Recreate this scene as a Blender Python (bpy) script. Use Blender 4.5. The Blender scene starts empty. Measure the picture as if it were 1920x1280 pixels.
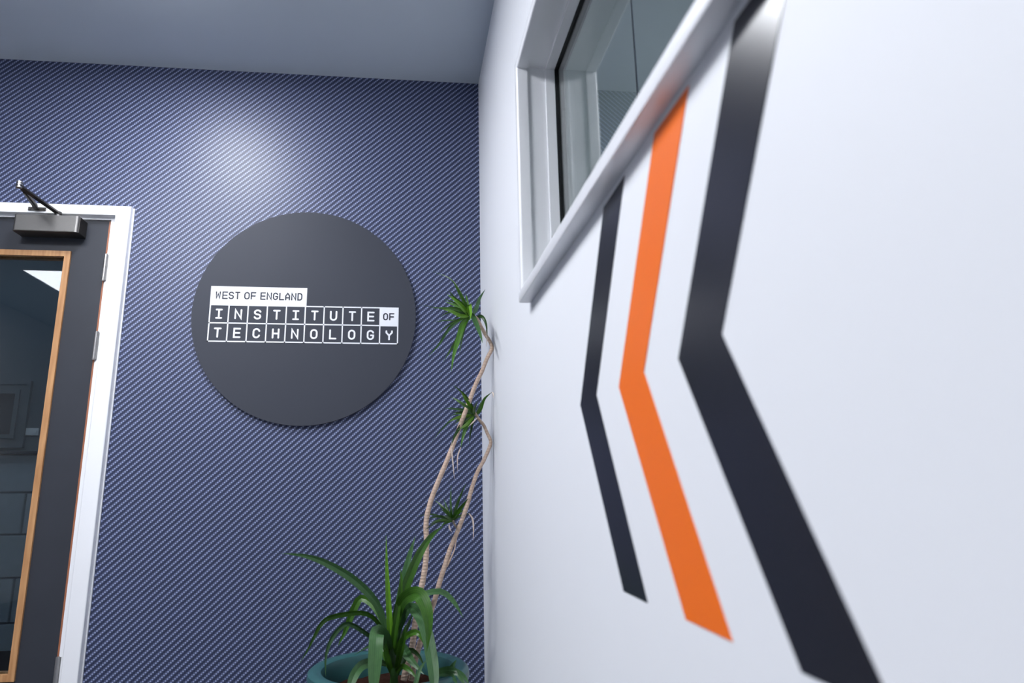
import bpy, bmesh, math, random
from mathutils import Vector, Matrix
random.seed(7)
SC = bpy.context.scene
COL = SC.collection

# ------------------------------------------------------------------ camera
CAM = Vector((-0.297374, -2.500230, 0.994192))
CR = Vector((0.99512444, -0.09842829, -0.00626231))
CU = Vector((-0.01591674, -0.22293422, 0.97470354))
CF = Vector((0.09733449, 0.96985164, 0.22341395))
FPX, SX, SY = 1263.724, -80.875, -12.963
cd = bpy.data.cameras.new('camera')
cam = bpy.data.objects.new('camera', cd)
COL.objects.link(cam)
m = Matrix.Identity(4)
for i in range(3):
    m[i][0], m[i][1], m[i][2], m[i][3] = CR[i], CU[i], -CF[i], CAM[i]
cam.matrix_world = m
cd.sensor_width = 36.0
cd.lens = FPX / 1920 * 36.0
cd.shift_x = -SX / 1920
cd.shift_y = SY / 1920
cd.clip_start = 0.02
cd.dof.use_dof = True
cd.dof.focus_distance = 2.5
cd.dof.aperture_fstop = 3.4
SC.camera = cam

# ------------------------------------------------------------------ world, exposure
w = bpy.data.worlds.new('world')
SC.world = w
w.use_nodes = True
w.node_tree.nodes['Background'].inputs[0].default_value = (0.5, 0.6, 0.8, 1)
w.node_tree.nodes['Background'].inputs[1].default_value = 0.02
SC.view_settings.view_transform = 'Standard'
SC.view_settings.look = 'None'
SC.view_settings.gamma = 1
SC.view_settings.use_curve_mapping = False
SC.view_settings.exposure = 0.0
L_ROUND = 90.0      # radiance of the round ceiling lamp
L_PANEL = 57.0       # radiance of the unseen panel added to brighten the room
L_FAR = 14.0         # the square panel at the far left
L_SIDE = 30.0         # added fill for the room behind the window
L_CORR = 1.3         # added fill for the corridor behind the door
LAMP_COL = (0.93, 0.95, 1.0)


# ------------------------------------------------------------------ helpers
def at(px, py, Y):
    """world point of a measured photo position on the upright plane y = Y"""
    d = CR * ((px - 960 - SX) / FPX) - CU * ((py - 640 - SY) / FPX) + CF
    return CAM + d * ((Y - CAM.y) / d.y)


def mat(name, col=(.5, .5, .5), rough=.5, metal=0.0, spec=.5, noise=0.0, nscale=20.0, bump=0.0, bscale=200.0, emit=None):
    M = bpy.data.materials.new(name)
    M.use_nodes = True
    nt = M.node_tree
    b = nt.nodes['Principled BSDF']
    b.inputs['Base Color'].default_value = (*col, 1)
    b.inputs['Roughness'].default_value = rough
    b.inputs['Metallic'].default_value = metal
    b.inputs['Specular IOR Level'].default_value = spec
    if noise or bump:
        tc = nt.nodes.new('ShaderNodeTexCoord')
    if noise:
        n = nt.nodes.new('ShaderNodeTexNoise')
        n.inputs['Scale'].default_value = nscale
        n.inputs['Detail'].default_value = 4
        nt.links.new(tc.outputs['Object'], n.inputs['Vector'])
        r = nt.nodes.new('ShaderNodeMapRange')
        r.inputs['To Min'].default_value = 1 - noise
        r.inputs['To Max'].default_value = 1 + noise
        nt.links.new(n.outputs['Fac'], r.inputs['Value'])
        mx = nt.nodes.new('ShaderNodeVectorMath')
        mx.operation = 'SCALE'
        mx.inputs[0].default_value = col
        nt.links.new(r.outputs['Result'], mx.inputs['Scale'])
        nt.links.new(mx.outputs['Vector'], b.inputs['Base Color'])
    if bump:
        n2 = nt.nodes.new('ShaderNodeTexNoise')
        n2.inputs['Scale'].default_value = bscale
        nt.links.new(tc.outputs['Object'], n2.inputs['Vector'])
        bp = nt.nodes.new('ShaderNodeBump')
        bp.inputs['Strength'].default_value = bump
        bp.inputs['Distance'].default_value = 0.002
        nt.links.new(n2.outputs['Fac'], bp.inputs['Height'])
        nt.links.new(bp.outputs['Normal'], b.inputs['Normal'])
    if emit:
        b.inputs['Emission Color'].default_value = (*emit[0], 1)
        b.inputs['Emission Strength'].default_value = emit[1]
    return M


def obj(name, bm, material, parent=None, smooth=False, loc=None):
    me = bpy.data.meshes.new(name)
    bmesh.ops.recalc_face_normals(bm, faces=bm.faces[:])
    bm.to_mesh(me)
    bm.free()
    o = bpy.data.objects.new(name, me)
    COL.objects.link(o)
    if material is not None:
        me.materials.append(material)
    if smooth:
        for p in me.polygons:
            p.use_smooth = True
        try:
            me.set_sharp_from_angle(angle=math.radians(40))
        except Exception:
            pass
    if parent is not None:
        o.parent = parent
        o.matrix_parent_inverse = Matrix.Translation(parent.location).inverted()
    return o


def tag(o, label=None, cat=None, group=None, kind=None):
    if label:
        o['label'] = label
    if cat:
        o['category'] = cat
    if group:
        o['group'] = group
    if kind:
        o['kind'] = kind
    return o


def empty(name, loc):
    o = bpy.data.objects.new(name, None)
    o.empty_display_size = .05
    o.location = loc
    COL.objects.link(o)
    return o


def box(bm, x0, x1, y0, y1, z0, z1, bevel=0.0, seg=2):
    r = bmesh.ops.create_cube(bm, size=1.0)
    vs = r['verts']
    for v in vs:
        v.co = Vector(((x0 + x1) / 2 + v.co.x * (x1 - x0), (y0 + y1) / 2 + v.co.y * (y1 - y0), (z0 + z1) / 2 + v.co.z * (z1 - z0)))
    if bevel:
        es = list({e for v in vs for e in v.link_edges})
        bmesh.ops.bevel(bm, geom=es, offset=bevel, segments=seg, affect='EDGES', profile=.5)
    return bm


def boxes(*bs, bevel=0.0):
    bm = bmesh.new()
    for b in bs:
        box(bm, *b, bevel=bevel)
    return bm


def cyl(bm, p0, p1, r0, r1=None, n=20):
    r1 = r0 if r1 is None else r1
    p0, p1 = Vector(p0), Vector(p1)
    t = (p1 - p0).normalized()
    a = t.orthogonal().normalized()
    b = t.cross(a)
    rings = []
    for p, r in ((p0, r0), (p1, r1)):
        rings.append([bm.verts.new(p + (a * math.cos(2 * math.pi * k / n) + b * math.sin(2 * math.pi * k / n)) * r) for k in range(n)])
    for k in range(n):
        bm.faces.new((rings[0][k], rings[0][(k + 1) % n], rings[1][(k + 1) % n], rings[1][k]))
    bm.faces.new(rings[0])
    bm.faces.new(rings[1])
    return bm


def lathe(bm, prof, cx, cy, n=64, closed=False):
    rings = []
    for r, z in prof:
        if r < 1e-6:
            rings.append([bm.verts.new((cx, cy, z))])
        else:
            rings.append([bm.verts.new((cx + r * math.cos(2 * math.pi * k / n), cy + r * math.sin(2 * math.pi * k / n), z)) for k in range(n)])
    pairs = list(zip(rings, rings[1:])) + ([(rings[-1], rings[0])] if closed else [])
    for A, B in pairs:
        for k in range(n):
            k2 = (k + 1) % n
            if len(A) == 1 and len(B) == 1:
                continue
            if len(A) == 1:
                bm.faces.new((A[0], B[k2], B[k]))
            elif len(B) == 1:
                bm.faces.new((A[k], A[k2], B[0]))
            else:
                bm.faces.new((A[k], A[k2], B[k2], B[k]))
    return bm


def prism(bm, poly, axis, a0, a1):
    """extrude a 2-D polygon along axis 0 or 1; poly holds the two other coordinates"""
    def P(u, v, a):
        return (a, u, v) if axis == 0 else (u, a, v)
    A = [bm.verts.new(P(u, v, a0)) for u, v in poly]
    B = [bm.verts.new(P(u, v, a1)) for u, v in poly]
    n = len(poly)
    bm.faces.new(A)
    bm.faces.new(B)
    for k in range(n):
        bm.faces.new((A[k], A[(k + 1) % n], B[(k + 1) % n], B[k]))
    return bm


def spline(pts, n):
    """Catmull-Rom through pts, n samples"""
    P = [pts[0] * 2 - pts[1]] + list(pts) + [pts[-1] * 2 - pts[-2]]
    out = []
    segs = len(pts) - 1
    for i in range(n + 1):
        u = i / n * segs
        k = min(int(u), segs - 1)
        t = u - k
        a, b, c, d = P[k], P[k + 1], P[k + 2], P[k + 3]
        out.append(.5 * ((2 * b) + (c - a) * t + (2 * a - 5 * b + 4 * c - d) * t * t + (3 * b - a - 3 * c + d) * t ** 3))
    return out


def tube(bm, pts, radii, n=10, knob=0.0):
    """round tapering tube through 3-D points"""
    prev = None
    rings = []
    for i, p in enumerate(pts):
        t = (pts[min(i + 1, len(pts) - 1)] - pts[max(i - 1, 0)]).normalized()
        if prev is None:
            prev = t.orthogonal().normalized()
        a = (prev - t * prev.dot(t)).normalized()
        prev = a
        b = t.cross(a)
        r = radii[i] * (1 + (knob if i % 2 else -knob))
        rings.append([bm.verts.new(p + (a * math.cos(2 * math.pi * k / n) + b * math.sin(2 * math.pi * k / n)) * r) for k in range(n)])
    for A, B in zip(rings, rings[1:]):
        for k in range(n):
            bm.faces.new((A[k], A[(k + 1) % n], B[(k + 1) % n], B[k]))
    bm.faces.new(rings[0])
    bm.faces.new(rings[-1])
    return bm


# ------------------------------------------------------------------ materials
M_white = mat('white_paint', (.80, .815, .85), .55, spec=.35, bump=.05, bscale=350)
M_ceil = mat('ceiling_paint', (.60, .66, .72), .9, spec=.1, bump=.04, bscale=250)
M_gloss = mat('white_gloss_paint', (.90, .91, .94), .25, spec=.5)
M_plain = mat('plain_grey_paint', (.42, .45, .49), .8, spec=.2)
M_floor = mat('carpet', (.07, .075, .09), .95, spec=.1, noise=.35, nscale=60)
M_leaf_dark = mat('grey_door_laminate', (.035, .039, .050), .45, spec=.32, noise=.12, nscale=9)
M_lip = mat('copper_brown_lipping', (.36, .13, .06), .5)
M_steel = mat('satin_steel', (.55, .54, .53), .33, metal=1.0)
M_closer = mat('brushed_nickel', (.19, .185, .18), .42, metal=1.0, noise=.06, nscale=120)
M_dsteel = mat('dark_steel', (.10, .095, .09), .38, metal=1.0)
M_black = mat('black_gasket', (.006, .007, .009), .5)
M_sign = mat('charcoal_sign_board', (.045, .050, .066), .55, spec=.24, bump=.03, bscale=500)
M_print = mat('white_print', (.85, .87, .92), .4)
M_stripe_b = mat('black_vinyl', (.013, .014, .020), .26, spec=.5)
M_stripe_o = mat('orange_vinyl', (.90, .17, .012), .38, spec=.4)
M_pot = mat('teal_glaze', (.028, .105, .108), .32, spec=.5, noise=.22, nscale=14)
M_soil = mat('soil', (.026, .010, .007), .95, spec=.1, noise=.6, nscale=70, bump=.6, bscale=90)
M_cane = mat('pale_cane_bark', (.56, .42, .33), .75, spec=.2, noise=.22, nscale=60)
M_cane2 = mat('grey_cane_bark', (.36, .31, .26), .75, spec=.2, noise=.25, nscale=70)
for M_ in (M_cane, M_cane2):
    nt_ = M_.node_tree
    wv_ = nt_.nodes.new('ShaderNodeTexWave')
    wv_.bands_direction = 'Z'
    wv_.inputs['Scale'].default_value = 34
    wv_.inputs['Distortion'].default_value = 2.5
    tc_ = nt_.nodes.new('ShaderNodeTexCoord')
    bp_ = nt_.nodes.new('ShaderNodeBump')
    bp_.inputs['Strength'].default_value = .6
    bp_.inputs['Distance'].default_value = .0015
    nt_.links.new(tc_.outputs['Object'], wv_.inputs['Vector'])
    nt_.links.new(wv_.outputs['Fac'], bp_.inputs['Height'])
    nt_.links.new(bp_.outputs['Normal'], nt_.nodes['Principled BSDF'].inputs['Normal'])
M_dry = mat('dry_leaf', (.62, .52, .45), .8)
M_dusk = mat('dimmed_blue_grey', (.11, .14, .18), .8, spec=.2)  # dim light of the upper corridor is put into this colour
M_block = mat('painted_block', (.36, .44, .52), .6, noise=.08, nscale=25, bump=.25, bscale=120)
M_mortar = mat('block_joint', (.16, .19, .23), .9)
M_dark = mat('dark_blue_pane_and_shadow', (.012, .02, .04), .3)
M_ltrim = mat('white_lamp_trim', (.7, .7, .72), .4)
M_lamp = mat('round_lamp_diffuser', (.9, .9, .9), .5, emit=(LAMP_COL, L_ROUND))
M_panel = mat('added_panel_diffuser', (.9, .9, .9), .5, emit=(LAMP_COL, L_PANEL))
M_far = mat('far_panel_diffuser', (.9, .9, .9), .5, emit=(LAMP_COL, L_FAR))
M_lside = mat('side_fill_diffuser', (.9, .9, .9), .5, emit=((.88, 1.0, .98), L_SIDE))
M_lcorr = mat('corridor_fill_diffuser', (.9, .9, .9), .5, emit=((.75, .9, 1.0), L_CORR))


def wood_mat():
    M = mat('oak_bead', (.55, .30, .14), .4)
    nt = M.node_tree
    tc = nt.nodes.new('ShaderNodeTexCoord')
    mp = nt.nodes.new('ShaderNodeMapping')
    mp.inputs['Scale'].default_value = (90, 90, 7)
    n = nt.nodes.new('ShaderNodeTexNoise')
    n.inputs['Scale'].default_value = 1.0
    n.inputs['Detail'].default_value = 5
    r = nt.nodes.new('ShaderNodeValToRGB')
    r.color_ramp.elements[0].position = .3
    r.color_ramp.elements[0].color = (.40, .19, .075, 1)
    r.color_ramp.elements[1].position = .7
    r.color_ramp.elements[1].color = (.60, .33, .15, 1)
    L = nt.links.new
    L(tc.outputs['Object'], mp.inputs['Vector'])
    L(mp.outputs['Vector'], n.inputs['Vector'])
    L(n.outputs['Fac'], r.inputs['Fac'])
    L(r.outputs['Color'], nt.nodes['Principled BSDF'].inputs['Base Color'])
    return M


M_oak = wood_mat()


def glass_mat(name, tint):
    M = bpy.data.materials.new(name)
    M.use_nodes = True
    b = M.node_tree.nodes['Principled BSDF']
    b.inputs['Base Color'].default_value = (*tint, 1)
    b.inputs['Roughness'].default_value = 0.0
    b.inputs['IOR'].default_value = 1.5
    b.inputs['Transmission Weight'].default_value = 1.0
    return M


M_glass = glass_mat('window_glass', (.90, .96, .95))
M_glass_d = glass_mat('door_glass', (.80, .90, .95))


def leaf_mat(name, c0, c1, rough=.36):
    M = bpy.data.materials.new(name)
    M.use_nodes = True
    nt = M.node_tree
    b = nt.nodes['Principled BSDF']
    L = nt.links.new
    uv = nt.nodes.new('ShaderNodeUVMap')
    wv = nt.nodes.new('ShaderNodeTexWave')
    wv.wave_type = 'BANDS'
    wv.bands_direction = 'X'
    wv.inputs['Scale'].default_value = 2.2
    wv.inputs['Distortion'].default_value = .6
    n = nt.nodes.new('ShaderNodeTexNoise')
    n.inputs['Scale'].default_value = 3.0
    ad = nt.nodes.new('ShaderNodeMath')
    ad.operation = 'MULTIPLY_ADD'
    ad.inputs[1].default_value = .35
    oi = nt.nodes.new('ShaderNodeObjectInfo')
    ad2 = nt.nodes.new('ShaderNodeMath')
    ad2.operation = 'MULTIPLY_ADD'
    ad2.inputs[1].default_value = .4
    mx = nt.nodes.new('ShaderNodeMix')
    mx.data_type = 'RGBA'
    mx.inputs['A'].default_value = (*c0, 1)
    mx.inputs['B'].default_value = (*c1, 1)
    L(uv.outputs['UV'], wv.inputs['Vector'])
    L(uv.outputs['UV'], n.inputs['Vector'])
    L(wv.outputs['Fac'], ad.inputs[0])
    L(oi.outputs['Random'], ad2.inputs[0])
    L(n.outputs['Fac'], ad2.inputs[2])
    L(ad2.outputs['Value'], ad.inputs[2])
    sb = nt.nodes.new('ShaderNodeMath')
    sb.operation = 'SUBTRACT'
    sb.use_clamp = True
    sb.inputs[1].default_value = .35
    L(ad.outputs['Value'], sb.inputs[0])
    L(sb.outputs['Value'], mx.inputs['Factor'])
    L(mx.outputs['Result'], b.inputs['Base Color'])
    b.inputs['Roughness'].default_value = rough
    b.inputs['Specular IOR Level'].default_value = .45
    tr = nt.nodes.new('ShaderNodeBsdfTranslucent')
    L(mx.outputs['Result'], tr.inputs['Color'])
    ms = nt.nodes.new('ShaderNodeMixShader')
    ms.inputs[0].default_value = .22
    L(b.outputs[0], ms.inputs[1])
    L(tr.outputs[0], ms.inputs[2])
    L(ms.outputs[0], nt.nodes['Material Output'].inputs['Surface'])
    return M


G_bright = leaf_mat('bright_green_leaf', (.075, .22, .008), (.19, .42, .03))
G_mid = leaf_mat('green_leaf', (.028, .100, .008), (.072, .20, .018))
G_dark = leaf_mat('dark_green_leaf', (.022, .066, .014), (.05, .125, .03))
G_strap = leaf_mat('strap_green_leaf', (.036, .105, .036), (.080, .19, .066), .32)


def wallpaper():
    """carbon-fibre print: a 2x2 twill of small cells, so that light and dark tows run up to the right"""
    M = bpy.data.materials.new('carbon_weave_wallpaper')
    M.use_nodes = True
    nt = M.node_tree
    b = nt.nodes['Principled BSDF']
    L = nt.links.new
    tc = nt.nodes.new('ShaderNodeTexCoord')
    sp = nt.nodes.new('ShaderNodeSeparateXYZ')
    L(tc.outputs['Object'], sp.inputs[0])

    def ma(op, a, b_=None, c=None):
        n = nt.nodes.new('ShaderNodeMath')
        n.operation = op
        for i, v in enumerate((a, b_, c)):
            if v is None:
                continue
            if isinstance(v, (int, float)):
                n.inputs[i].default_value = v
            else:
                L(v, n.inputs[i])
        return n.outputs[0]
    cw, ch = .00595, .00548
    u = ma('DIVIDE', sp.outputs['X'], cw)
    v = ma('DIVIDE', sp.outputs['Z'], ch)
    iu, iv = ma('FLOOR', u), ma('FLOOR', v)
    fu, fv = ma('FRACT', u), ma('FRACT', v)
    k = ma('FLOORED_MODULO', ma('SUBTRACT', iv, iu), 4.0)
    # rounded tow: bright in the cell's middle
    du = ma('ABSOLUTE', ma('SUBTRACT', fu, .5))
    dv = ma('ABSOLUTE', ma('SUBTRACT', fv, .5))
    rnd = ma('SUBTRACT', 1.0, ma('ADD', ma('MULTIPLY', du, .55), ma('MULTIPLY', dv, .75)))
    r = nt.nodes.new('ShaderNodeValToRGB')
    r.color_ramp.interpolation = 'CONSTANT'
    cols = [(.0, (.37, .43, .68)), (.2, (.094, .115, .222)), (.45, (.024, .033, .080)), (.7, (.056, .072, .155))]
    r.color_ramp.elements[0].position = 0
    r.color_ramp.elements[0].color = (*cols[0][1], 1)
    r.color_ramp.elements[1].position = cols[1][0]
    r.color_ramp.elements[1].color = (*cols[1][1], 1)
    for p, c in cols[2:]:
        e = r.color_ramp.elements.new(p)
        e.color = (*c, 1)
    L(ma('DIVIDE', k, 4.0), r.inputs['Fac'])
    sc = nt.nodes.new('ShaderNodeVectorMath')
    sc.operation = 'SCALE'
    L(r.outputs['Color'], sc.inputs[0])
    L(rnd, sc.inputs['Scale'])
    L(sc.outputs['Vector'], b.inputs['Base Color'])
    b.inputs['Roughness'].default_value = .44
    b.inputs['Specular IOR Level'].default_value = .4
    return M


M_paper = wallpaper()

# ------------------------------------------------------------------ the room shell
CE = 2.648           # ceiling height
XL, YF = -3.9, -5.2  # left wall, wall behind the camera
DX0, DX1, DZ = -2.235, -1.382, 1.999     # door opening in the back wall
wb = tag(obj('wall_back', boxes((DX1, .10, 0, .14, 0, CE), (DX0, DX1, 0, .14, DZ, CE), (XL, DX0, 0, .14, 0, CE)), M_paper), kind='structure')
WY0, WY1, WZ0, WZ1 = -1.004, -3.10, 1.425, 2.043
tag(obj('wall_right', boxes((0, .10, WY0, 0, 0, 4.0), (0, .10, YF, WY1, 0, 4.0), (0, .10, WY1, WY0, 0, WZ0), (0, .10, WY1, WY0, WZ1, 4.0)), M_white), kind='structure')
tag(obj('wall_left', boxes((XL - .1, XL, YF, .14, 0, CE)), M_white), kind='structure')
tag(obj('wall_front', boxes((XL, .0, YF - .1, YF, 0, CE)), M_white), kind='structure')
tag(obj('floor', boxes((XL, .0, YF, .14, -.1, 0)), M_floor), kind='structure')
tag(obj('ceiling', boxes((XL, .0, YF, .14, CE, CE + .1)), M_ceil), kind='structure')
tag(obj('baseboard_back', boxes((DX1 + .06, 0, -.016, 0, 0, .12), bevel=.003), M_gloss), kind='structure')
tag(obj('baseboard_right', boxes((-.016, 0, YF, -.016, 0, .12), bevel=.003), M_gloss), kind='structure')

# corridor behind the door
CY = 1.5
wc = tag(obj('wall_corridor', boxes((-4.6, -.2, CY + .03, CY + .13, 0, 2.5)), M_mortar), kind='structure')
up = obj('plaster', boxes((-4.6, -.2, CY, CY + .03, 1.215, 2.5)), M_dusk, wc)  # darker than the blocks, standing for weaker light up here
first = None
zj = [.1937 - .11, .3238, .5497, .7707, .9915, 1.195]
zj[0] = .1937 - .09
for c in range(5):
    off = .22 if c % 2 else 0.0
    for k in range(6):
        x0 = -3.9 + off + k * .45
        if k == 0 and False:
            continue
        bm = boxes((x0 + .005, x0 + .445, CY, CY + .03, zj[c] + .005, zj[c + 1] - .005), bevel=.004)
        obj('block', bm, M_block, wc)
tag(obj('baseboard_corridor', boxes((-4.6, -.2, CY - .018, CY, 0, .192), bevel=.004), M_black), kind='structure')
tag(obj('trim_corridor', boxes((-4.6, -.2, CY - .03, CY + .03, 1.196, 1.214), bevel=.003), M_dark), kind='structure')  # ledge; its shadow line is put into the near-black colour
tag(obj('floor_corridor', boxes((-4.6, -.2, .14, CY + .13, -.1, 0)), M_floor), kind='structure')
tag(obj('ceiling_corridor', boxes((-4.6, -.2, .14, CY + .13, 2.5, 2.6)), M_plain), kind='structure')
tag(obj('wall_corridor_end', boxes((-4.7, -4.6, .14, CY + .13, 0, 2.5)), M_plain), kind='structure')
tag(obj('wall_corridor_far', boxes((-.2, -.1, .14, CY + .13, 0, 2.5)), M_plain), kind='structure')
# small borrowed-light window in the corridor wall
w2 = empty('window_2', (-2.75, CY, 1.23))
tag(w2, kind='structure')
fx0, fx1, fz0, fz1 = -3.15, -2.372, 1.232, 1.603
bm = bmesh.new()
for o_, d_ in ((0, .022), (.022, .016), (.05, .03)):
    w_ = (.022, .028, .022)[(0, .022, .05).index(o_)]
    a0, a1, b0, b1 = fx0 + o_, fx1 - o_, fz0 + o_, fz1 - o_
    for q in ((a0, a1, b1 - w_, b1), (a0, a1, b0, b0 + w_), (a0, a0 + w_, b0 + w_, b1 - w_), (a1 - w_, a1, b0 + w_, b1 - w_)):
        box(bm, q[0], q[1], CY - d_, CY - .0005, q[2], q[3])
obj('window_frame', bm, M_dusk, w2)
obj('pane', boxes((fx0 + .07, fx1 - .07, CY - .008, CY - .001, fz0 + .07, fz1 - .07)), M_dark, w2)

# room behind the window in the right wall
SY1 = .45
tag(obj('wall_side_room', boxes((.10, 3.2, SY1 + .012, SY1 + .1, 0, 4.0)), M_black), kind='structure')
sr = bpy.data.objects['wall_side_room']
xs = at(1190, 70, SY1).x
for a, b_ in ((xs - 1.2, xs - .005), (xs + .005, xs + 1.2)):
    obj('wall_panel', boxes((max(a, .105), b_, SY1, SY1 + .012, 0, 4.0), bevel=.002), M_plain, sr)
tag(obj('wall_side_room_far', boxes((3.2, 3.3, YF, SY1 + .1, 0, 4.0)), M_plain), kind='structure')
tag(obj('wall_side_room_front', boxes((.10, 3.2, YF - .1, YF, 0, 4.0)), M_plain), kind='structure')
tag(obj('wall_side_room_near', boxes((.09, .10, .0, SY1 + .012, 0, 4.0)), M_plain), kind='structure')
tag(obj('floor_side_room', boxes((.10, 3.2, YF, SY1 + .1, -.1, 0)), M_floor), kind='structure')
tag(obj('ceiling_side_room', boxes((.0, 3.2, YF, SY1 + .1, 4.0, 4.1)), M_plain), kind='structure')

# ------------------------------------------------------------------ window_1
w1 = empty('window_1', (.08, -2.0, WZ0))
tag(w1, kind='structure')
JY, JY2, SO, SB = -1.020, -3.084, 2.026, 1.443      # jamb faces, soffit, sill top
xi, xo = 0.0, .085
# jambs and head: a lip proud of the wall, a lining, and the deep part behind a step
bm = bmesh.new()
box(bm, -.020, xo + .02, JY, WY0, SB, SO + .017)
box(bm, -.020, xo + .02, WY1, JY2, SB, SO + .017)
obj('jamb', bm, M_gloss, w1)
obj('head', boxes((-.020, xo + .02, JY2, JY, SO, SO + .017)), M_gloss, w1)
# architrave lip with a rounded front edge, mitred at the corners
bm = bmesh.new()
ya, yb, yc, yd, za, zb = JY - .006, JY + .022, JY2 + .006, JY2 - .022, SO - .006, SO + .022
for poly in ([(ya, SB), (yb, SB), (yb, zb), (ya, za)], [(yc, SB), (yd, SB), (yd, zb), (yc, za)], [(ya, za), (yb, zb), (yd, zb), (yc, za)]):
    b2 = bmesh.new()
    prism(b2, poly, 0, -.026, .0015)
    ed = [e for e in b2.edges if e.verts[0].co.x < -.02 and e.verts[1].co.x < -.02 and (abs(e.verts[0].co.y - e.verts[1].co.y) < 1e-5 or abs(e.verts[0].co.z - e.verts[1].co.z) < 1e-5) and not (e.verts[0].co.z < SB + .01 and e.verts[1].co.z < SB + .01)]
    bmesh.ops.bevel(b2, geom=ed, offset=.0055, segments=3, affect='EDGES', profile=.5)
    tmp = bpy.data.meshes.new('lip')
    b2.to_mesh(tmp)
    b2.free()
    bm.from_mesh(tmp)
    bpy.data.meshes.remove(tmp)
obj('architrave', bm, M_gloss, w1, smooth=True)
# glazing stop: planted on the lining, 47 to 72 mm into the wall; another on the far side
for a, b_ in ((.047, .0715),):
    bm = bmesh.new()
    t_ = .006
    box(bm, a, b_, JY - t_, JY, SB, SO, bevel=.0015)
    box(bm, a, b_, JY2, JY2 + t_, SB, SO, bevel=.0015)
    box(bm, a, b_, JY2 + t_, JY - t_, SO - t_, SO, bevel=.0015)
    box(bm, a, b_, JY2 + t_, JY - t_, SB, SB + t_, bevel=.0015)
    obj('glazing_bead', bm, M_gloss, w1)
bm = bmesh.new()
t_ = .0052
for q in ((JY - t_, JY, SB, SO), (JY2, JY2 + t_, SB, SO), (JY2 + t_, JY - t_, SO - t_, SO), (JY2 + t_, JY - t_, SB, SB + t_)):
    box(bm, .0715, .0768, *q)
    box(bm, .0828, .0985, *q)
obj('gasket', bm, M_black, w1)
obj('pane', boxes((.0768, .0828, JY2, JY, SB, SO)), M_glass, w1)
obj('sill', boxes((-.029, xo + .02, WY1 + .003, -.998, 1.4175, SB), bevel=.0035), M_gloss, w1, smooth=True)

# ------------------------------------------------------------------ door_1
d1 = empty('door_1', (-1.81, 0, 0))
tag(d1, kind='structure')
AX0, AX1 = -1.366, -1.320      # right architrave
bm = bmesh.new()
AZ0, AZ1 = 1.998, 2.037
AI0, AI1, AO0, AO1 = -2.243, AX0 - .008, -2.296, AX1
prism(bm, [(AI1, 0), (AO1, 0), (AO1, AZ1), (AI1, AZ0)], 1, -.030, -.0003)
prism(bm, [(AI0, 0), (AO0, 0), (AO0, AZ1), (AI0, AZ0)], 1, -.030, -.0003)
prism(bm, [(AI1, AZ0), (AO1, AZ1), (AO0, AZ1), (AI0, AZ0)], 1, -.030, -.0003)
ed = [e for e in bm.edges if e.verts[0].co.y < -.01 and e.verts[1].co.y < -.01 and (abs(e.verts[0].co.x - e.verts[1].co.x) < 1e-5 or abs(e.verts[0].co.z - e.verts[1].co.z) < 1e-5) and not (e.verts[0].co.z < .01 and e.verts[1].co.z < .01)]
bmesh.ops.bevel(bm, geom=ed, offset=.004, segments=3, affect='EDGES', profile=.5)
obj('architrave', bm, M_gloss, d1, smooth=True)
obj('caulk_strip', boxes((AX1 + .0001, AX1 + .005, -.007, -.0003, 0, AZ1), bevel=.001), M_gloss, d1)
bm = bmesh.new()
box(bm, -1.3945, DX1, -.008, .13, 0, DZ)
box(bm, DX0, -2.222, -.008, .13, 0, DZ)
box(bm, -2.222, -1.3945, -.008, .13, 1.988, DZ)
# door stop behind the leaf
box(bm, -1.412, -1.3945, .047, .075, 0, 1.988)
box(bm, -2.222, -2.205, .047, .075, 0, 1.988)
box(bm, -2.205, -1.412, .047, .075, 1.972, 1.988)
obj('door_frame', bm, M_gloss, d1)
LX0, LX1, LZ0, LZ1 = -2.219, -1.398, .012, 1.985      # leaf
GX0, GX1, GZ0, GZ1 = -2.075, -1.524, .400, 1.861       # outside of the oak bead
bm = bmesh.new()
for q in ((GX1 - .012, LX1 - .006, LZ0, LZ1), (LX0 + .006, GX0 + .012, LZ0, LZ1), (GX0 + .012, GX1 - .012, GZ1 - .012, LZ1), (GX0 + .012, GX1 - .012, LZ0, GZ0 + .012)):
    box(bm, q[0], q[1], 0.0, .044, q[2], q[3])
leaf = obj('door_leaf', bm, M_leaf_dark, d1)
bm = bmesh.new()
box(bm, LX1 - .006, LX1, .0, .044, LZ0, LZ1)
box(bm, LX0, LX0 + .006, .0, .044, LZ0, LZ1)
tag(obj('lipping', bm, M_lip, leaf), 'thin copper-brown edge strip of the door leaf')
bm = bmesh.new()
bw = .021
for y0, y1 in ((-.008, .010), (.034, .052)):
    for a, b_, c, d in ((GX0, GX1, GZ1 - bw, GZ1), (GX0, GX1, GZ0, GZ0 + bw)):
        prism(bm, [(a, d if c > 1 else c), (b_, d if c > 1 else c), (b_ - bw, c if c > 1 else d), (a + bw, c if c > 1 else d)], 1, y0, y1)
    for s, a in ((1, GX0), (-1, GX1)):
        prism(bm, [(a, GZ0), (a, GZ1), (a + s * bw, GZ1 - bw), (a + s * bw, GZ0 + bw)], 1, y0, y1)
tag(obj('glazing_bead', bm, M_oak, leaf), 'light oak bead around the glass')
bm = bmesh.new()
for q in ((GX1 - bw, GX1 - .012, GZ0 + .012, GZ1 - .012), (GX0 + .012, GX0 + bw, GZ0 + .012, GZ1 - .012)):
    box(bm, q[0], q[1], .0101, .0339, q[2], q[3])
obj('gasket', bm, M_black, leaf)
obj('pane', boxes((GX0 + bw - .004, GX1 - bw + .004, .019, .025, GZ0 + bw - .004, GZ1 - bw + .004)), M_glass_d, leaf)
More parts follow.
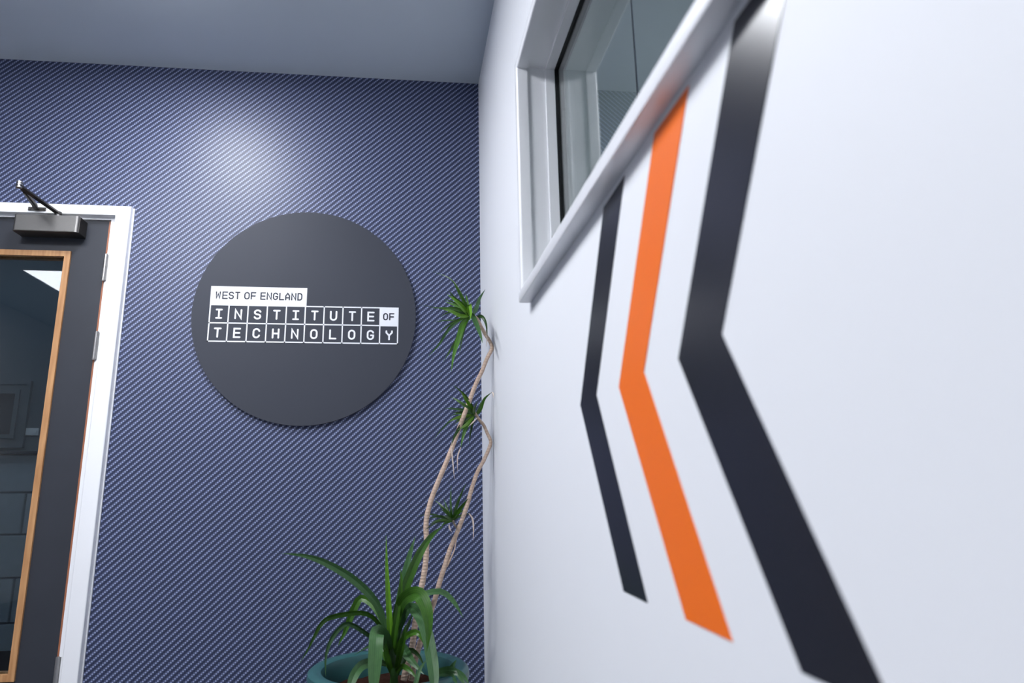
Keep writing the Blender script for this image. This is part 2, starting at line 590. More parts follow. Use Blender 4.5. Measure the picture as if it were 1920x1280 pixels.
for z1 in (1.850, 1.555, .4705):
    bm = bmesh.new()
    for k in range(2):
        cyl(bm, (-1.3955, -.012, z1 - .0505 * (k + 1) + .0007), (-1.3955, -.012, z1 - .0505 * k - .0007), .0068, n=16)
    cyl(bm, (-1.3955, -.012, z1 - .103), (-1.3955, -.012, z1 + .002), .0052, n=12)
    box(bm, -1.4035, -1.3872, -.0095, -.0081, z1 - .101, z1)
    obj('hinge', bm, M_steel, d1, smooth=True)

# ------------------------------------------------------------------ door closer
dc = empty('door_closer', (-1.593, 0, 1.9135))
tag(dc, 'brushed nickel overhead door closer with folded dark arms on the grey door', 'door closer')
bm = boxes((-1.7055, -1.4815, -.068, -.0003, 1.9135, 1.9755))
ed = [e for e in bm.edges if abs(e.verts[0].co.z - e.verts[1].co.z) > .03 and e.verts[0].co.y < -.05]
bmesh.ops.bevel(bm, geom=ed, offset=.008, segments=4, affect='EDGES', profile=.5)
body = obj('closer_body', bm, M_closer, dc, smooth=True)
bm = boxes((-1.6965, -1.4915, -.0695, -.0675, 1.9145, 1.9745), bevel=.0007)
tag(obj('cover_plate', bm, M_closer, body), 'brushed front plate')
bm = boxes((-1.4825, -1.4800, -.060, -.002, 1.9145, 1.9745), bevel=.0006)
tag(obj('end_cap', bm, M_dsteel, body), 'dark end cap')
bm = cyl(bmesh.new(), (-1.570, -.040, 1.9755), (-1.570, -.040, 1.992), .0085, n=18)
cyl(bm, (-1.570, -.040, 1.9755), (-1.570, -.040, 1.980), .012, n=18)
obj('spindle', bm, M_steel, dc, smooth=True)


def bar(bm, p0, p1, w, h):
    p0, p1 = Vector(p0), Vector(p1)
    t = (p1 - p0).normalized()
    s = t.cross(Vector((0, 0, 1))).normalized() * w / 2
    u = s.cross(t).normalized() * h / 2
    vs = []
    for p in (p0, p1):
        vs.append([bm.verts.new(p + a) for a in (s + u, s - u, -s - u, -s + u)])
    for k in range(4):
        bm.faces.new((vs[0][k], vs[0][(k + 1) % 4], vs[1][(k + 1) % 4], vs[1][k]))
    bm.faces.new(vs[0])
    bm.faces.new(vs[1])
    return bm


el = Vector((-1.598, -.250, 2.004))
bm = bar(bmesh.new(), (-1.569, -.032, 1.9945), el + Vector((0, -.004, 0)), .018, .006)
cyl(bm, (-1.570, -.040, 1.9905), (-1.570, -.040, 1.9995), .012, n=18)
obj('arm', bm, M_dsteel, dc)
bm = bar(bmesh.new(), (-1.6485, -.040, 2.0125), el + Vector((0, 0, .008)), .015, .006)
cyl(bm, el + Vector((0, 0, .008)).lerp(Vector((-.0465, .22, .0005)), .28), el.lerp(Vector((-1.6485, -.03, 2.0125)), .86) + Vector((0, 0, .004)), .0075, n=12)
obj('forearm', bm, M_dsteel, dc)
bm = cyl(bmesh.new(), el + Vector((0, 0, -.006)), el + Vector((0, 0, .016)), .0075, n=18)
cyl(bm, el + Vector((0, 0, .0035)), el + Vector((0, 0, .006)), .0095, n=18)
cyl(bm, el + Vector((0, 0, -.007)), el + Vector((0, 0, -.003)), .0095, n=18)
cyl(bm, el + Vector((0, 0, .011)), el + Vector((0, 0, .015)), .0095, n=18)
tag(obj('elbow_joint', bm, M_steel, dc, smooth=True), 'bright steel elbow pin')
bm = boxes((-1.680, -1.618, -.035, -.0303, 2.006, 2.019), bevel=.001)
box(bm, -1.658, -1.640, -.052, -.034, 2.009, 2.016, bevel=.001)
cyl(bm, (-1.672, -.0375, 2.0125), (-1.672, -.034, 2.0125), .004, n=12)
cyl(bm, (-1.626, -.0375, 2.0125), (-1.626, -.034, 2.0125), .004, n=12)
obj('shoe', bm, M_dsteel, dc)

# ------------------------------------------------------------------ round sign
SXc, SZc, SR, SF = -.661, 1.631, .411, -.014
sg = empty('round_sign', (SXc, 0, SZc))
tag(sg, 'large round charcoal wall sign with white block lettering, WEST OF ENGLAND INSTITUTE OF TECHNOLOGY', 'sign')
bm = cyl(bmesh.new(), (SXc, -.0005, SZc), (SXc, SF, SZc), SR, n=160)
obj('sign_board', bm, M_sign, sg, smooth=True)
gx0, gx1, gz0, gz1, tz = -1.0095, -.3150, 1.5245, 1.6672, 1.7362
px_, pz_ = (gx1 - gx0) / 10, (gz1 - gz0) / 2
lw = .0046
YP = SF - .0009
bm = bmesh.new()
for z in (gz0, gz0 + pz_, gz1):
    zz = min(max(z, gz0 + lw / 2), gz1 - lw / 2)
    box(bm, gx0, gx1, YP, SF, zz - lw / 2, zz + lw / 2)
for k in range(11):
    x = min(max(gx0 + px_ * k, gx0 + lw / 2), gx1 - lw / 2)
    box(bm, x - lw / 2, x + lw / 2, YP, SF, gz0, gz1)
obj('letter_grid', bm, M_print, sg)
obj('title_panel', boxes((gx0, gx0 + px_ * 5 + lw / 2 + .001, YP - .0001, SF, gz1 - lw, tz)), M_print, sg)
obj('of_panel', boxes((gx0 + px_ * 9 - .001, gx1, YP - .0001, SF, gz1 - pz_ - lw / 2, gz1)), M_print, sg)


def arc(cx, cy, rx, ry, a0, a1, n=6):
    return [(cx + rx * math.cos(math.radians(a0 + (a1 - a0) * i / n)), cy + ry * math.sin(math.radians(a0 + (a1 - a0) * i / n))) for i in range(n + 1)]


cr = .24
ry = .17
FONT = {
    'I': [[(.06, 0), (.94, 0)], [(.06, 1), (.94, 1)], [(.5, 0), (.5, 1)]],
    'N': [[(0, 0), (0, 1), (1, 0), (1, 1)]],
    'T': [[(0, 1), (1, 1)], [(.5, 1), (.5, 0)]],
    'E': [[(1, 1), (0, 1), (0, 0), (1, 0)], [(0, .5), (.92, .5)]],
    'F': [[(1, 1), (0, 1), (0, 0)], [(0, .48), (.9, .48)]],
    'L': [[(0, 1), (0, 0), (1, 0)]],
    'H': [[(0, 0), (0, 1)], [(1, 0), (1, 1)], [(0, .5), (1, .5)]],
    'U': [[(0, 1)] + arc(.5, .30, .5, .30, 180, 360, 10) + [(1, 1)]],
    'O': [arc(.5, .68, .5, .32, 0, 180, 10) + arc(.5, .32, .5, .32, 180, 360, 10) + [(1, .68)]],
    'C': [arc(.5, .70, .5, .30, 10, 180, 10) + arc(.5, .30, .5, .30, 180, 350, 10)],
    'G': [arc(.5, .70, .5, .30, 15, 180, 10) + arc(.5, .30, .5, .30, 180, 360, 10) + [(1, .46), (.58, .46)]],
    'S': [arc(.5, .76, .5, .24, 15, 180, 8) + arc(.46, .76, .46, .25, 180, 270, 4) + arc(.5, .255, .5, .255, 90, 0, 5) + arc(.5, .24, .5, .24, 0, -165, 8)],
    'Y': [[(0, 1), (0, .82), (.5, .46), (1, .82), (1, 1)], [(.5, .46), (.5, 0)]],
    'W': [[(0, 1), (.10, 0), (.5, .72), (.9, 0), (1, 1)]],
    'A': [[(0, 0), (0, .62), (.5, 1), (1, .62), (1, 0)], [(0, .3), (1, .3)]],
    'D': [[(0, 0), (0, 1), (.5, 1)] + arc(.5, .66, .5, .34, 90, 0, 6) + arc(.5, .34, .5, .34, 0, -90, 6) + [(0, 0)]],
}


def letter(bm, ch, x, z, wd, ht, sw, y):
    """single-weight rounded letter as flat print, x/z = lower left of the skeleton"""
    for li, line in enumerate(FONT[ch]):
        yy = y - li * .0001
        pts = [Vector((x + a * wd, z + b * ht)) for a, b in line]
        pts = [p for i, p in enumerate(pts) if i == 0 or (p - pts[i - 1]).length > 1e-5]
        closed = (pts[0] - pts[-1]).length < 1e-5
        if closed:
            pts.pop()
        n, h = len(pts), sw / 2
        L_, R_ = [], []
        for i, p in enumerate(pts):
            d0 = (p - pts[i - 1]).normalized() if (i or closed) else None
            d1 = (pts[(i + 1) % n] - p).normalized() if (i < n - 1 or closed) else None
            d0, d1 = d0 or d1, d1 or d0
            n0, n1 = Vector((-d0.y, d0.x)), Vector((-d1.y, d1.x))
            mt = n0 + n1
            mt = mt.normalized() if mt.length > .05 else n0
            k = h / max(mt.dot(n0), .42)
            L_.append(bm.verts.new((p.x + mt.x * k, yy, p.y + mt.y * k)))
            R_.append(bm.verts.new((p.x - mt.x * k, yy, p.y - mt.y * k)))
        for i in range(n if closed else n - 1):
            j = (i + 1) % n
            bm.faces.new((L_[i], L_[j], R_[j], R_[i]))
        if not closed:
            for i, q, V in ((0, 1, (L_, R_)), (n - 1, n - 2, (R_, L_))):
                d = (pts[i] - pts[q]).normalized()
                a0 = math.atan2(d.y, d.x)
                mid = [bm.verts.new((pts[i].x + h * math.cos(a0 + t), yy, pts[i].y + h * math.sin(a0 + t))) for t in (-1.05, -.5, 0, .5, 1.05)]
                first, last = (R_[i], L_[i]) if i else (L_[i], R_[i])
                bm.faces.new([first] + mid + [last])


def letter_obj(ch, x, z, wd, ht, sw, y, m_):
    bm = bmesh.new()
    letter(bm, ch, x, z, wd, ht, sw, y)
    for f in bm.faces:
        if f.normal.y > 0:
            f.normal_flip()
    return obj('letter', bm, m_, sg)


for row, word in ((1, 'INSTITUTE'), (0, 'TECHNOLOGY')):
    for k, ch in enumerate(word):
        x = gx0 + px_ * (k + .5) + .0006
        z = gz0 + pz_ * (row + .5)
        wd, ht = .0208, .0318
        letter_obj(ch, x - wd / 2, z - ht / 2 - .001, wd, ht, .0064, SF - .0007, M_print)
M_ink = mat('dark_print', (.02, .022, .04), .6)
adv = [('W', 165, 208), ('E', 224, 272), ('S', 280, 325), ('T', 336, 380), ('O', 418, 465), ('F', 476, 522), ('E', 562, 608), ('N', 618, 662), ('G', 674, 718), ('L', 730, 774), ('A', 784, 826), ('N', 838, 882), ('D', 894, 937)]
for ch, a, b_ in adv:
    s_ = (gx1 - gx0) / (747.5 - 393) / 4.8
    xa = gx0 + (a - 120) * s_ + .0006
    letter_obj(ch, xa + .0016, (gz1 + tz) / 2 - .0125, (b_ - a) * s_ - .0036, .0245, .0047, YP - .0006, M_ink)
for ch, a, b_ in (('O', 1672, 1714), ('F', 1728, 1772)):
    xa = gx1 - (1812 - a) * s_
    letter_obj(ch, xa + .0014, gz1 - pz_ / 2 - .0125, (b_ - a) * s_ - .003, .0235, .0047, YP - .0006, M_ink)

# ------------------------------------------------------------------ vinyl chevrons on the right wall
CH = [('black_stripe', 'black vinyl chevron on the white wall, left of the orange one, nearest the plants', M_stripe_b, (-1.5813, -1.4006, -1.5773), (-1.6789, -1.4956, -1.6663)),
      ('orange_stripe', 'bright orange vinyl chevron on the white wall between the two black ones', M_stripe_o, (-1.7905, -1.6049, -1.7781), (-1.8897, -1.7038, -1.8798)),
      ('black_stripe', 'large black vinyl chevron on the white wall right of the orange one', M_stripe_b, (-1.9906, -1.8094, -1.9864), (-2.0900, -1.9118, -2.0850))]
for nm, lab, mt, ya, yb in CH:
    zs = (1.409, 1.1340, .8600)
    bm = bmesh.new()
    lay = []
    for x in (-.0008, -.0001):
        A = [bm.verts.new((x, y, z + dz)) for y, z, dz in zip(ya, zs, (-.004 if ya[0] > -1.7 else 0, -.004, .001))]
        B = [bm.verts.new((x, y, z)) for y, z in zip(yb, zs)]
        lay.append((A, B))
    (A, B), (C, D) = lay
    for k in range(2):
        bm.faces.new((A[k], A[k + 1], B[k + 1], B[k]))
        bm.faces.new((C[k], C[k + 1], D[k + 1], D[k]))
        bm.faces.new((A[k], A[k + 1], C[k + 1], C[k]))
        bm.faces.new((B[k], B[k + 1], D[k + 1], D[k]))
    bm.faces.new((A[0], B[0], D[0], C[0]))
    bm.faces.new((A[2], B[2], D[2], C[2]))
    tag(obj(nm, bm, mt), lab, 'wall decal', 'vinyl chevrons on the white wall')

# ------------------------------------------------------------------ lamps (round one and far panel known by reflections, the others added unseen)
lx, ly = -1.10, -.70
rl = empty('round_ceiling_light', (lx, ly, CE))
tag(rl, 'round opal ceiling light just above the frame by the patterned wall', 'ceiling light')
obj('lamp_base', lathe(bmesh.new(), [(0, CE - .0005), (.172, CE - .0005), (.172, CE - .018), (.166, CE - .024), (.151, CE - .024), (.151, CE - .010), (0, CE - .010)], lx, ly, 48), M_ltrim, rl)
obj('diffuser', lathe(bmesh.new(), [(.150, CE - .0102), (.150, CE - .028), (.142, CE - .032), (0, CE - .033)], lx, ly, 48), M_lamp, rl)
pn = 0
for x0, y0, lab, pm in ((-3.18, -3.25, 'square ceiling panel light reflected in the door glass', M_far), (-1.90, -2.12, 'unseen square panel light added over the middle of the room to brighten it', M_panel)):  # second panel is added, to brighten the right wall
    pl = empty('ceiling_panel_light', (x0 + .3, y0 + .3, CE))
    tag(pl, lab, 'ceiling light', 'square ceiling panel lights')
    bm = boxes((x0 - .012, x0 + .612, y0 - .012, y0, CE - .012, CE - .0005), (x0 - .012, x0 + .612, y0 + .6, y0 + .612, CE - .012, CE - .0005), (x0 - .012, x0, y0, y0 + .6, CE - .012, CE - .0005), (x0 + .6, x0 + .612, y0, y0 + .6, CE - .012, CE - .0005))
    obj('lamp_frame', bm, M_ltrim, pl)
    obj('diffuser', boxes((x0, x0 + .6, y0, y0 + .6, CE - .009, CE - .0005)), pm, pl)
sl = empty('side_room_fill', (1.6, -1.4, 4.0))  # added source, lifts the tone seen through the window
tag(sl, 'unseen glowing square added to light the room behind the high window', 'ceiling light')
obj('diffuser', boxes((1.3, 1.9, -1.7, -1.1, 3.99, 3.9995)), M_lside, sl)
cl = empty('corridor_fill', (-2.9, .9, 2.5))  # added source, makes the blocks show through the door glass
tag(cl, 'dim unseen glowing panel added to light the corridor behind the glazed door', 'ceiling light')
obj('diffuser', boxes((-3.5, -1.6, .5, 1.1, 2.49, 2.4995)), M_lcorr, cl)
sw = empty('wall_switch', (-2.35, CY, 1.31))
tag(sw, 'small pale switch plate on the corridor wall seen through the door glass', 'switch')
obj('plate', boxes((-2.383, -2.305, CY - .009, CY - .0003, 1.300, 1.340), bevel=.002), M_print, sw)
obj('rocker', boxes((-2.330, -2.315, CY - .012, CY - .009, 1.312, 1.328), bevel=.001), M_print, sw)

# ------------------------------------------------------------------ plant pot
PX, PY = -.3215, -.405
pot = empty('plant_pot', (PX, PY, 0))
tag(pot, 'round teal glazed plant pot with a thick flat rim in the corner', 'plant pot')
prof = [(0, .0005), (.150, .0005), (.158, .006), (.172, .12), (.192, .28), (.206, .40), (.212, .455), (.219, .462), (.2255, .470), (.2285, .484), (.2265, .497), (.218, .5035), (.200, .5035), (.190, .499), (.185, .488), (.182, .44), (.17, .30), (.15, .06), (0, .05)]
obj('pot_body', lathe(bmesh.new(), prof, PX, PY, 96), M_pot, pot, smooth=True)
bm = bmesh.new()
rings = [(0, 0)] + [(.181 * k / 9, 0) for k in range(1, 10)]
prev = None
lathe(bm, [(r, .440 + random.uniform(-.003, .003)) for r, _ in rings], PX, PY, 40)
for v in bm.verts:
    v.co.z += random.uniform(-.005, .005)
obj('soil', bm, M_soil, pot)

# ------------------------------------------------------------------ leaves
VIEW = CF.copy()


def leaf_mesh(pts, width, tilt=0.0, fold=.18, n=14, base=.45, blunt=False, peak=.38, twist=0.0):
    C = spline([Vector(p) for p in pts], n)
    bm = bmesh.new()
    uvl = bm.loops.layers.uv.new('UVMap')
    rows = []
    for i, p in enumerate(C):
        t = i / n
        tg = (C[min(i + 1, n)] - C[max(i - 1, 0)]).normalized()
        toc = (CAM - p).normalized()
        s = tg.cross(toc)
        if s.length < .05:
            s = tg.cross(Vector((0, 0, 1)))
        s.normalize()
        nn = s.cross(tg).normalized()
        a = tilt + twist * t
        s2 = s * math.cos(a) + nn * math.sin(a)
        n2 = s2.cross(tg).normalized()
        if t < peak:
            wv = base + (1 - base) * math.sin(t / peak * math.pi / 2)
        else:
            q = (t - peak) / (1 - peak)
            wv = (1 - q ** 4) ** .5 if blunt else (1 - q ** 1.7)
        hw = max(width * wv / 2, .0002)
        th = .0005
        mid = p - n2 * fold * hw * 2
        rows.append(([bm.verts.new(p - s2 * hw), bm.verts.new(mid + n2 * th), bm.verts.new(p + s2 * hw), bm.verts.new(mid - n2 * th)], t))
    for (A, ta), (B, tb) in zip(rows, rows[1:]):
        for k, (u0, u1) in enumerate(((0, .5), (.5, 1), (1, .5), (.5, 0))):
            f = bm.faces.new((A[k], A[(k + 1) % 4], B[(k + 1) % 4], B[k]))
            f.smooth = True
            for lp, uvv in zip(f.loops, ((u0, ta * 4), (u1, ta * 4), (u1, tb * 4), (u0, tb * 4))):
                lp[uvl].uv = uvv
    bm.faces.new(rows[0][0])
    bm.faces.new(rows[-1][0])
    for (A, _), (B, _) in zip(rows, rows[1:]):
        for k in range(4):
            e = bm.edges.get((A[k], B[k]))
            if e:
                e.smooth = False
    return bm


def add_leaf(parent, pts, width, m_, **kw):
    me = bpy.data.meshes.new('leaf')
    bm = leaf_mesh(pts, width, **kw)
    bm.to_mesh(me)
    bm.free()
    me.materials.append(m_)
    o = bpy.data.objects.new('leaf', me)
    COL.objects.link(o)
    o.parent = parent
    if parent.type == 'EMPTY':
        o.matrix_parent_inverse = Matrix.Translation(parent.location).inverted()
    return o


# ---- tall dracaena: two leaning canes with tufts
dr = empty('tall_dracaena', (-.27, -.36, .45))
tag(dr, 'tall thin dracaena with two bare leaning canes and sparse leaf tufts', 'plant')


def cane_obj(px, y0, y1, r0, r1, m_, parent, n=44):
    k = len(px) - 1
    pts = [at(x, y, y0 + (y1 - y0) * i / k) for i, (x, y) in enumerate(px)]
    C = spline(pts, n)
    rad = [r0 + (r1 - r0) * i / n for i in range(n + 1)]
    return obj('cane', tube(bmesh.new(), C, rad, 10, .035), m_, parent, smooth=True)


c1 = cane_obj([(757, 1275), (765, 1240), (773, 1212), (777, 1180), (786, 1118), (792, 1092), (798, 1055), (800, 1018), (799, 978), (808, 938), (823, 899), (844, 849), (861, 802), (880, 752), (892, 720), (904, 695), (913, 672), (922, 654), (919, 641), (910, 627), (902, 612), (895, 598), (882, 588)], -.36, -.345, .0098, .0052, M_cane, dr, 66)
c2 = cane_obj([(771, 1275), (778, 1240), (786, 1210), (797, 1180), (807, 1149), (815, 1125), (824, 1092), (835, 1057), (844, 1029), (859, 993), (875, 950), (884, 917), (895, 885), (907, 863), (917, 840), (920, 827), (914, 813), (907, 797), (899, 787), (890, 774)], -.34, -.325, .0092, .0047, M_cane, dr, 60)
c3 = cane_obj([(860, 992), (856, 988), (852, 982), (848, 972)], -.330, -.330, .004, .0032, M_cane2, dr, 8)
bm = tube(bmesh.new(), spline([at(838, 1062, -.333), at(846, 1045, -.345), at(852, 1030, -.345), at(856, 1010, -.338)], 10), [.0026 - .00012 * i for i in range(11)], 6)
obj('aerial_root', bm, M_cane, dr, smooth=True)


def tuft(cane, Y, leaves):
    for i, (pts, wpx, m_, dyt) in enumerate(leaves):
        k = len(pts) - 1
        P = [at(x, y, min(Y + dyt * 1.4 * (j / k) ** 1.3, -.02)) for j, (x, y) in enumerate(pts)]
        # keep off the right wall
        for p in P:
            p.x = min(p.x, -.006)
        add_leaf(cane, P, wpx * 2.35 / FPX, m_, tilt=random.uniform(-.5, .5), n=10, peak=.3)


def fine_leaves(cane, Y, cx, cy, n, lmin, lmax, a0, a1):
    out = []
    for k in range(n):
        a = math.radians(a0 + (a1 - a0) * (k + random.random()) / n)
        l = random.uniform(lmin, lmax)
        dx, dy = math.cos(a) * l, -math.sin(a) * l
        droop = random.uniform(.05, .35) * l
        out.append(([(cx, cy), (cx + dx * .4, cy + dy * .45), (cx + dx * .75, cy + dy * .75 + droop * .3), (cx + dx, cy + dy + droop)], random.uniform(3.2, 5.2), random.choice((G_mid, G_dark, G_mid)), random.uniform(-.06, .03)))
    tuft(cane, Y, out)


fine_leaves(c1, -.345, 880, 590, 13, 28, 62, 95, 250)
fine_leaves(c2, -.325, 889, 777, 12, 22, 48, 95, 265)
fine_leaves(c3, -.330, 848, 976, 9, 18, 42, 20, 200)
tuft(c1, -.345, [
    ([(879, 588), (874, 574), (862, 551), (850, 529)], 6.5, G_mid, -.05),
    ([(879, 590), (868, 577), (856, 565), (838, 551)], 8.5, G_bright, -.09),
    ([(879, 592), (868, 584), (846, 578), (809, 577)], 7, G_mid, -.04),
    ([(880, 590), (866, 579), (850, 571), (834, 565)], 6, G_mid, .06),
    ([(878, 592), (862, 586), (836, 580), (787, 571)], 3.6, G_dark, .10),
    ([(878, 596), (862, 599), (842, 616), (822, 647), (801, 670)], 6.5, G_strap, .08),
    ([(880, 594), (868, 608), (860, 634), (851, 664), (846, 697)], 10.5, G_mid, -.10),
    ([(878, 596), (866, 613), (856, 637), (844, 657), (831, 679)], 7, G_mid, .02),
    ([(880, 596), (872, 612), (866, 636), (861, 667)], 5, G_dark, -.02),
    ([(883, 586), (889, 597), (899, 622), (905, 643)], 9, G_strap, -.12),
    ([(887, 588), (893, 578), (899, 560), (910, 542)], 8.5, G_strap, .03),
    ([(893, 596), (903, 593), (911, 606), (914, 630)], 6.5, G_dark, -.03),
    ([(881, 592), (879, 578), (881, 572), (883, 586), (881, 603)], 8, G_bright, -.16),
    ([(878, 584), (866, 553), (845, 523), (812, 509)], 3.2, G_dark, .05),
    ([(879, 592), (864, 592), (845, 583), (830, 580)], 7.5, G_bright, -.10),
    ([(879, 588), (872, 566), (858, 540), (846, 522)], 4, G_mid, -.02),
    ([(879, 594), (862, 600), (838, 600), (812, 604)], 3.5, G_dark, .10),
    ([(879, 590), (868, 572), (852, 558), (842, 545)], 6, G_mid, -.06)])
o = add_leaf(c1, [at(911, 618, -.36), at(913, 632, -.36), at(912, 650, -.36)], .004, M_dry, n=6)
o['label'] = 'dry pale leaf remnant'
tuft(c2, -.325, [
    ([(888, 772), (882, 757), (870, 739), (849, 721)], 6, G_mid, -.06),
    ([(889, 774), (882, 762), (872, 746), (864, 734)], 6.5, G_bright, -.10),
    ([(888, 776), (876, 765), (862, 753), (846, 744)], 6, G_mid, .03),
    ([(888, 776), (872, 769), (852, 766), (832, 765)], 5, G_strap, -.03),
    ([(887, 778), (866, 780), (852, 785), (841, 791)], 5.5, G_bright, -.08),
    ([(893, 778), (901, 766), (908, 748), (922, 735)], 6.5, G_mid, -.03),
    ([(892, 776), (898, 768), (901, 754)], 6, G_dark, .04),
    ([(890, 778), (889, 767), (896, 751)], 6, G_mid, -.12),
    ([(890, 780), (880, 788), (870, 812), (864, 839)], 9, G_mid, -.05),
    ([(888, 780), (866, 796), (853, 816), (846, 836)], 7, G_dark, -.08),
    ([(886, 780), (852, 784), (828, 805), (807, 832)], 3.2, G_dark, .10),
    ([(888, 778), (872, 775), (858, 775), (846, 779)], 5, G_mid, .08),
    ([(888, 774), (880, 765), (866, 757), (856, 752)], 5, G_mid, -.13),
    ([(889, 780), (878, 792), (868, 800), (858, 806)], 5.5, G_bright, -.12)])
for P in ([(922, 735, -.36), (930, 737, -.365), (931, 742, -.37), (926, 746, -.37)], [(864, 838, -.38), (858, 856, -.38), (858, 884, -.38)], [(846, 836, -.40), (849, 866, -.40), (852, 898, -.40)], [(895, 783, -.35), (886, 792, -.36), (878, 800, -.36)]):
    pp = [at(*p) for p in P]
    for p in pp:
        p.x = min(p.x, -.006)
    o = add_leaf(c2, pp, .0042, M_dry, n=7)
    o['label'] = 'dry curled leaf remnant'
tuft(c3, -.330, [
    ([(848, 975), (832, 952), (815, 937)], 5, G_dark, .03),
    ([(848, 972), (845, 945), (846, 908)], 4, G_dark, .08),
    ([(849, 972), (859, 940), (874, 905)], 5.5, G_dark, -.03),
    ([(850, 972), (864, 952), (878, 934)], 7, G_mid, -.07),
    ([(848, 976), (824, 968), (804, 971)], 5, G_dark, -.06),
    ([(847, 978), (822, 977), (797, 993)], 5, G_dark, -.09),
    ([(847, 978), (812, 964), (780, 968)], 3.2, G_dark, .07),
    ([(848, 978), (826, 974), (806, 982)], 4.2, G_mid, -.11),
    ([(850, 976), (856, 968), (862, 962)], 5, G_mid, -.04),
    ([(849, 976), (838, 962), (826, 955)], 5, G_dark, -.02),
    ([(848, 974), (838, 952), (832, 934)], 4, G_dark, .05),
    ([(849, 976), (840, 970), (830, 966)], 5, G_mid, -.12)])
for P in ([(842, 983, -.36), (843, 990, -.36), (847, 997, -.36)], [(879, 962, -.345), (886, 972, -.345), (888, 992, -.345), (887, 1014, -.345)]):
    o = add_leaf(c3 if P[0][0] < 860 else c2, [at(*p) for p in P], .0052, M_dry, n=7)
    o['label'] = 'dry pale hanging leaf'

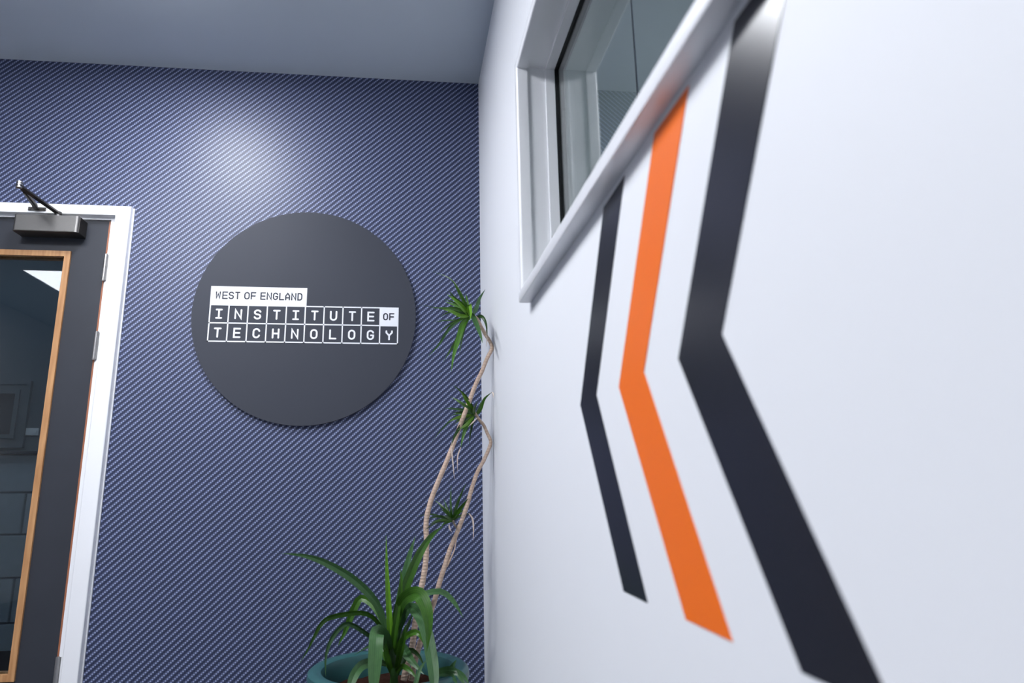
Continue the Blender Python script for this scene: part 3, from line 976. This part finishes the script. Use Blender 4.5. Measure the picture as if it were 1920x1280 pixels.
# ---- broad-leaved plant in the front of the pot
bp = empty('broad_leaf_plant', (-.335, -.43, .45))
tag(bp, 'bushy plant with long arching strap leaves in the teal pot', 'plant')
YB = -.43
st = spline([at(739, 1290, YB), at(738, 1255, YB), at(736, 1225, YB), at(733, 1195, YB)], 10)
obj('stem', tube(bmesh.new(), st, [.0125 - .0005 * i for i in range(11)], 12, .05), G_dark, bp, smooth=True)
BL = [  # measured spine, width in photo pixels, material, depth offsets, options
    ([(730, 1215), (719, 1165), (705, 1130), (680, 1101), (648, 1076), (606, 1053), (568, 1041), (527, 1037)], 15, G_strap, [0, 0, -.01, -.02, -.03, -.04, -.05, -.05], dict(tilt=.35, base=.7, peak=.5)),
    ([(733, 1225), (731, 1180), (728, 1120), (725, 1060), (724, 1003)], 10.5, G_bright, [0, -.02, -.02, -.02, -.02], dict(base=.9, peak=.3, fold=.3)),
    ([(735, 1225), (741, 1170), (757, 1110), (783, 1045), (808, 1005), (832, 985)], 17, G_mid, [0, -.01, -.02, -.02, 0, .02], dict(base=.7, peak=.45, tilt=-.2, fold=.25)),
    ([(736, 1215), (744, 1150), (757, 1085), (768, 1040), (779, 1004)], 13, G_strap, [0, .02, .05, .07, .08], dict(base=.7, peak=.5, tilt=.3)),
    ([(735, 1230), (739, 1185), (748, 1130), (752, 1090), (751, 1066)], 10, G_mid, [0, -.03, -.05, -.06, -.06], dict(base=.8, fold=.3)),
    ([(738, 1215), (742, 1165), (752, 1130), (770, 1114), (787, 1115), (799, 1140), (804, 1175), (800, 1222)], 25, G_mid, [0, -.02, -.06, -.10, -.13, -.15, -.16, -.16], dict(base=.35, peak=.6, tilt=.15, n=20)),
    ([(741, 1215), (748, 1175), (765, 1140), (785, 1150), (800, 1185), (809, 1230), (813, 1262), (815, 1300)], 21, G_strap, [0, .01, -.02, -.07, -.11, -.14, -.16, -.18], dict(base=.4, peak=.5, blunt=True, n=20)),
    ([(742, 1200), (752, 1150), (770, 1125), (795, 1113), (826, 1108), (846, 1122), (858, 1139), (869, 1158)], 11, G_strap, [0, .03, .05, .06, .06, .06, .05, .05], dict(base=.5, peak=.6, tilt=.4)),
    ([(730, 1220), (722, 1195), (710, 1184), (706, 1192), (704, 1225), (702, 1258), (700, 1300)], 25, G_strap, [0, -.06, -.13, -.17, -.19, -.20, -.21], dict(base=.6, peak=.4, blunt=True, n=20, fold=.1)),
    ([(728, 1205), (715, 1177), (700, 1158), (680, 1149), (650, 1151), (618, 1158), (602, 1170), (590, 1192), (577, 1218), (560, 1246)], 10, G_mid, [0, -.02, -.04, -.05, -.06, -.07, -.075, -.08, -.085, -.09], dict(base=.7, peak=.5, tilt=.6, n=20)),
    ([(727, 1195), (712, 1155), (695, 1130), (677, 1121), (666, 1136), (655, 1163), (645, 1188), (633, 1212)], 13, G_mid, [0, .05, .08, .09, .09, .09, .09, .09], dict(base=.4, peak=.55)),
    ([(727, 1222), (710, 1205), (690, 1190), (662, 1172), (645, 1171), (625, 1192), (613, 1220), (610, 1245), (611, 1268)], 9, G_strap, [0, -.03, -.06, -.08, -.09, -.10, -.11, -.115, -.12], dict(base=.6, peak=.5, tilt=.5)),
    ([(725, 1245), (708, 1240), (692, 1242), (676, 1249), (663, 1268), (654, 1295)], 16, G_strap, [0, -.08, -.13, -.16, -.18, -.20], dict(base=.5, peak=.6, blunt=True)),
    ([(738, 1230), (749, 1206), (765, 1190), (781, 1185), (793, 1199), (800, 1222)], 10, G_mid, [0, -.03, -.05, -.07, -.08, -.08], dict(base=.5, peak=.5)),
    ([(745, 1245), (752, 1212), (760, 1222), (773, 1240), (795, 1264)], 16, G_strap, [0, .02, -.02, -.05, -.08], dict(base=.5, peak=.5)),
    ([(772, 1300), (780, 1278), (787, 1255), (800, 1236)], 8, G_strap, [-.20, -.20, -.19, -.18], dict(base=.7, peak=.4)),
    ([(728, 1250), (723, 1232), (717, 1212), (712, 1196)], 9, G_mid, [0, .02, .04, .05], dict(base=.7)),
    ([(740, 1262), (754, 1249), (770, 1258), (784, 1276)], 9, G_mid, [0, -.05, -.08, -.10], dict(base=.6, peak=.4)),
    ([(740, 1225), (750, 1203), (762, 1178), (776, 1146)], 10, G_dark, [0, .03, .05, .06], dict(base=.7)),
    ([(725, 1225), (708, 1208), (690, 1212), (664, 1228)], 4.5, G_strap, [0, .03, .06, .07], dict(base=.7)),
    ([(733, 1240), (745, 1180), (756, 1150), (768, 1120)], 11, G_dark, [0, .04, .05, .06], dict(base=.7)),
    ([(738, 1270), (728, 1240), (722, 1210), (716, 1180)], 10, G_mid, [0, -.02, -.03, -.03], dict(base=.7)),
    ([(742, 1262), (750, 1225), (757, 1195), (760, 1170)], 11, G_mid, [0, -.04, -.06, -.07], dict(base=.7, fold=.3)),
    ([(742, 1270), (756, 1240), (768, 1218), (786, 1230), (797, 1255)], 9, G_dark, [0, .03, .05, .04, .03], dict(base=.6)),
]
for pts, wpx, m_, dy, kw in BL:
    P = [at(x, y, YB + d) for (x, y), d in zip(pts, dy)]
    add_leaf(bp, P, wpx * (2.5 + YB + dy[len(dy) // 2]) / FPX, m_, **kw)
sp = empty('leafy_sprout', (-.17, -.47, .45))
tag(sp, 'small pale green sprout hanging over the right rim of the teal pot', 'plant')
for pts, wpx, dy in (([(815, 1262), (828, 1257), (848, 1256), (862, 1268), (876, 1290)], 12, [0, -.03, -.06, -.08, -.10]), ([(838, 1262), (846, 1252), (856, 1236)], 8, [-.04, -.05, -.05]), ([(818, 1266), (832, 1262), (848, 1268), (858, 1284)], 10, [0, -.05, -.09, -.12]), ([(845, 1256), (858, 1258), (872, 1270), (880, 1284)], 7, [-.06, -.07, -.08, -.09])):
    add_leaf(sp, [at(x, y, -.45 + d) for (x, y), d in zip(pts, dy)], wpx * 2.0 / FPX, G_strap, base=.5, peak=.5, n=10)
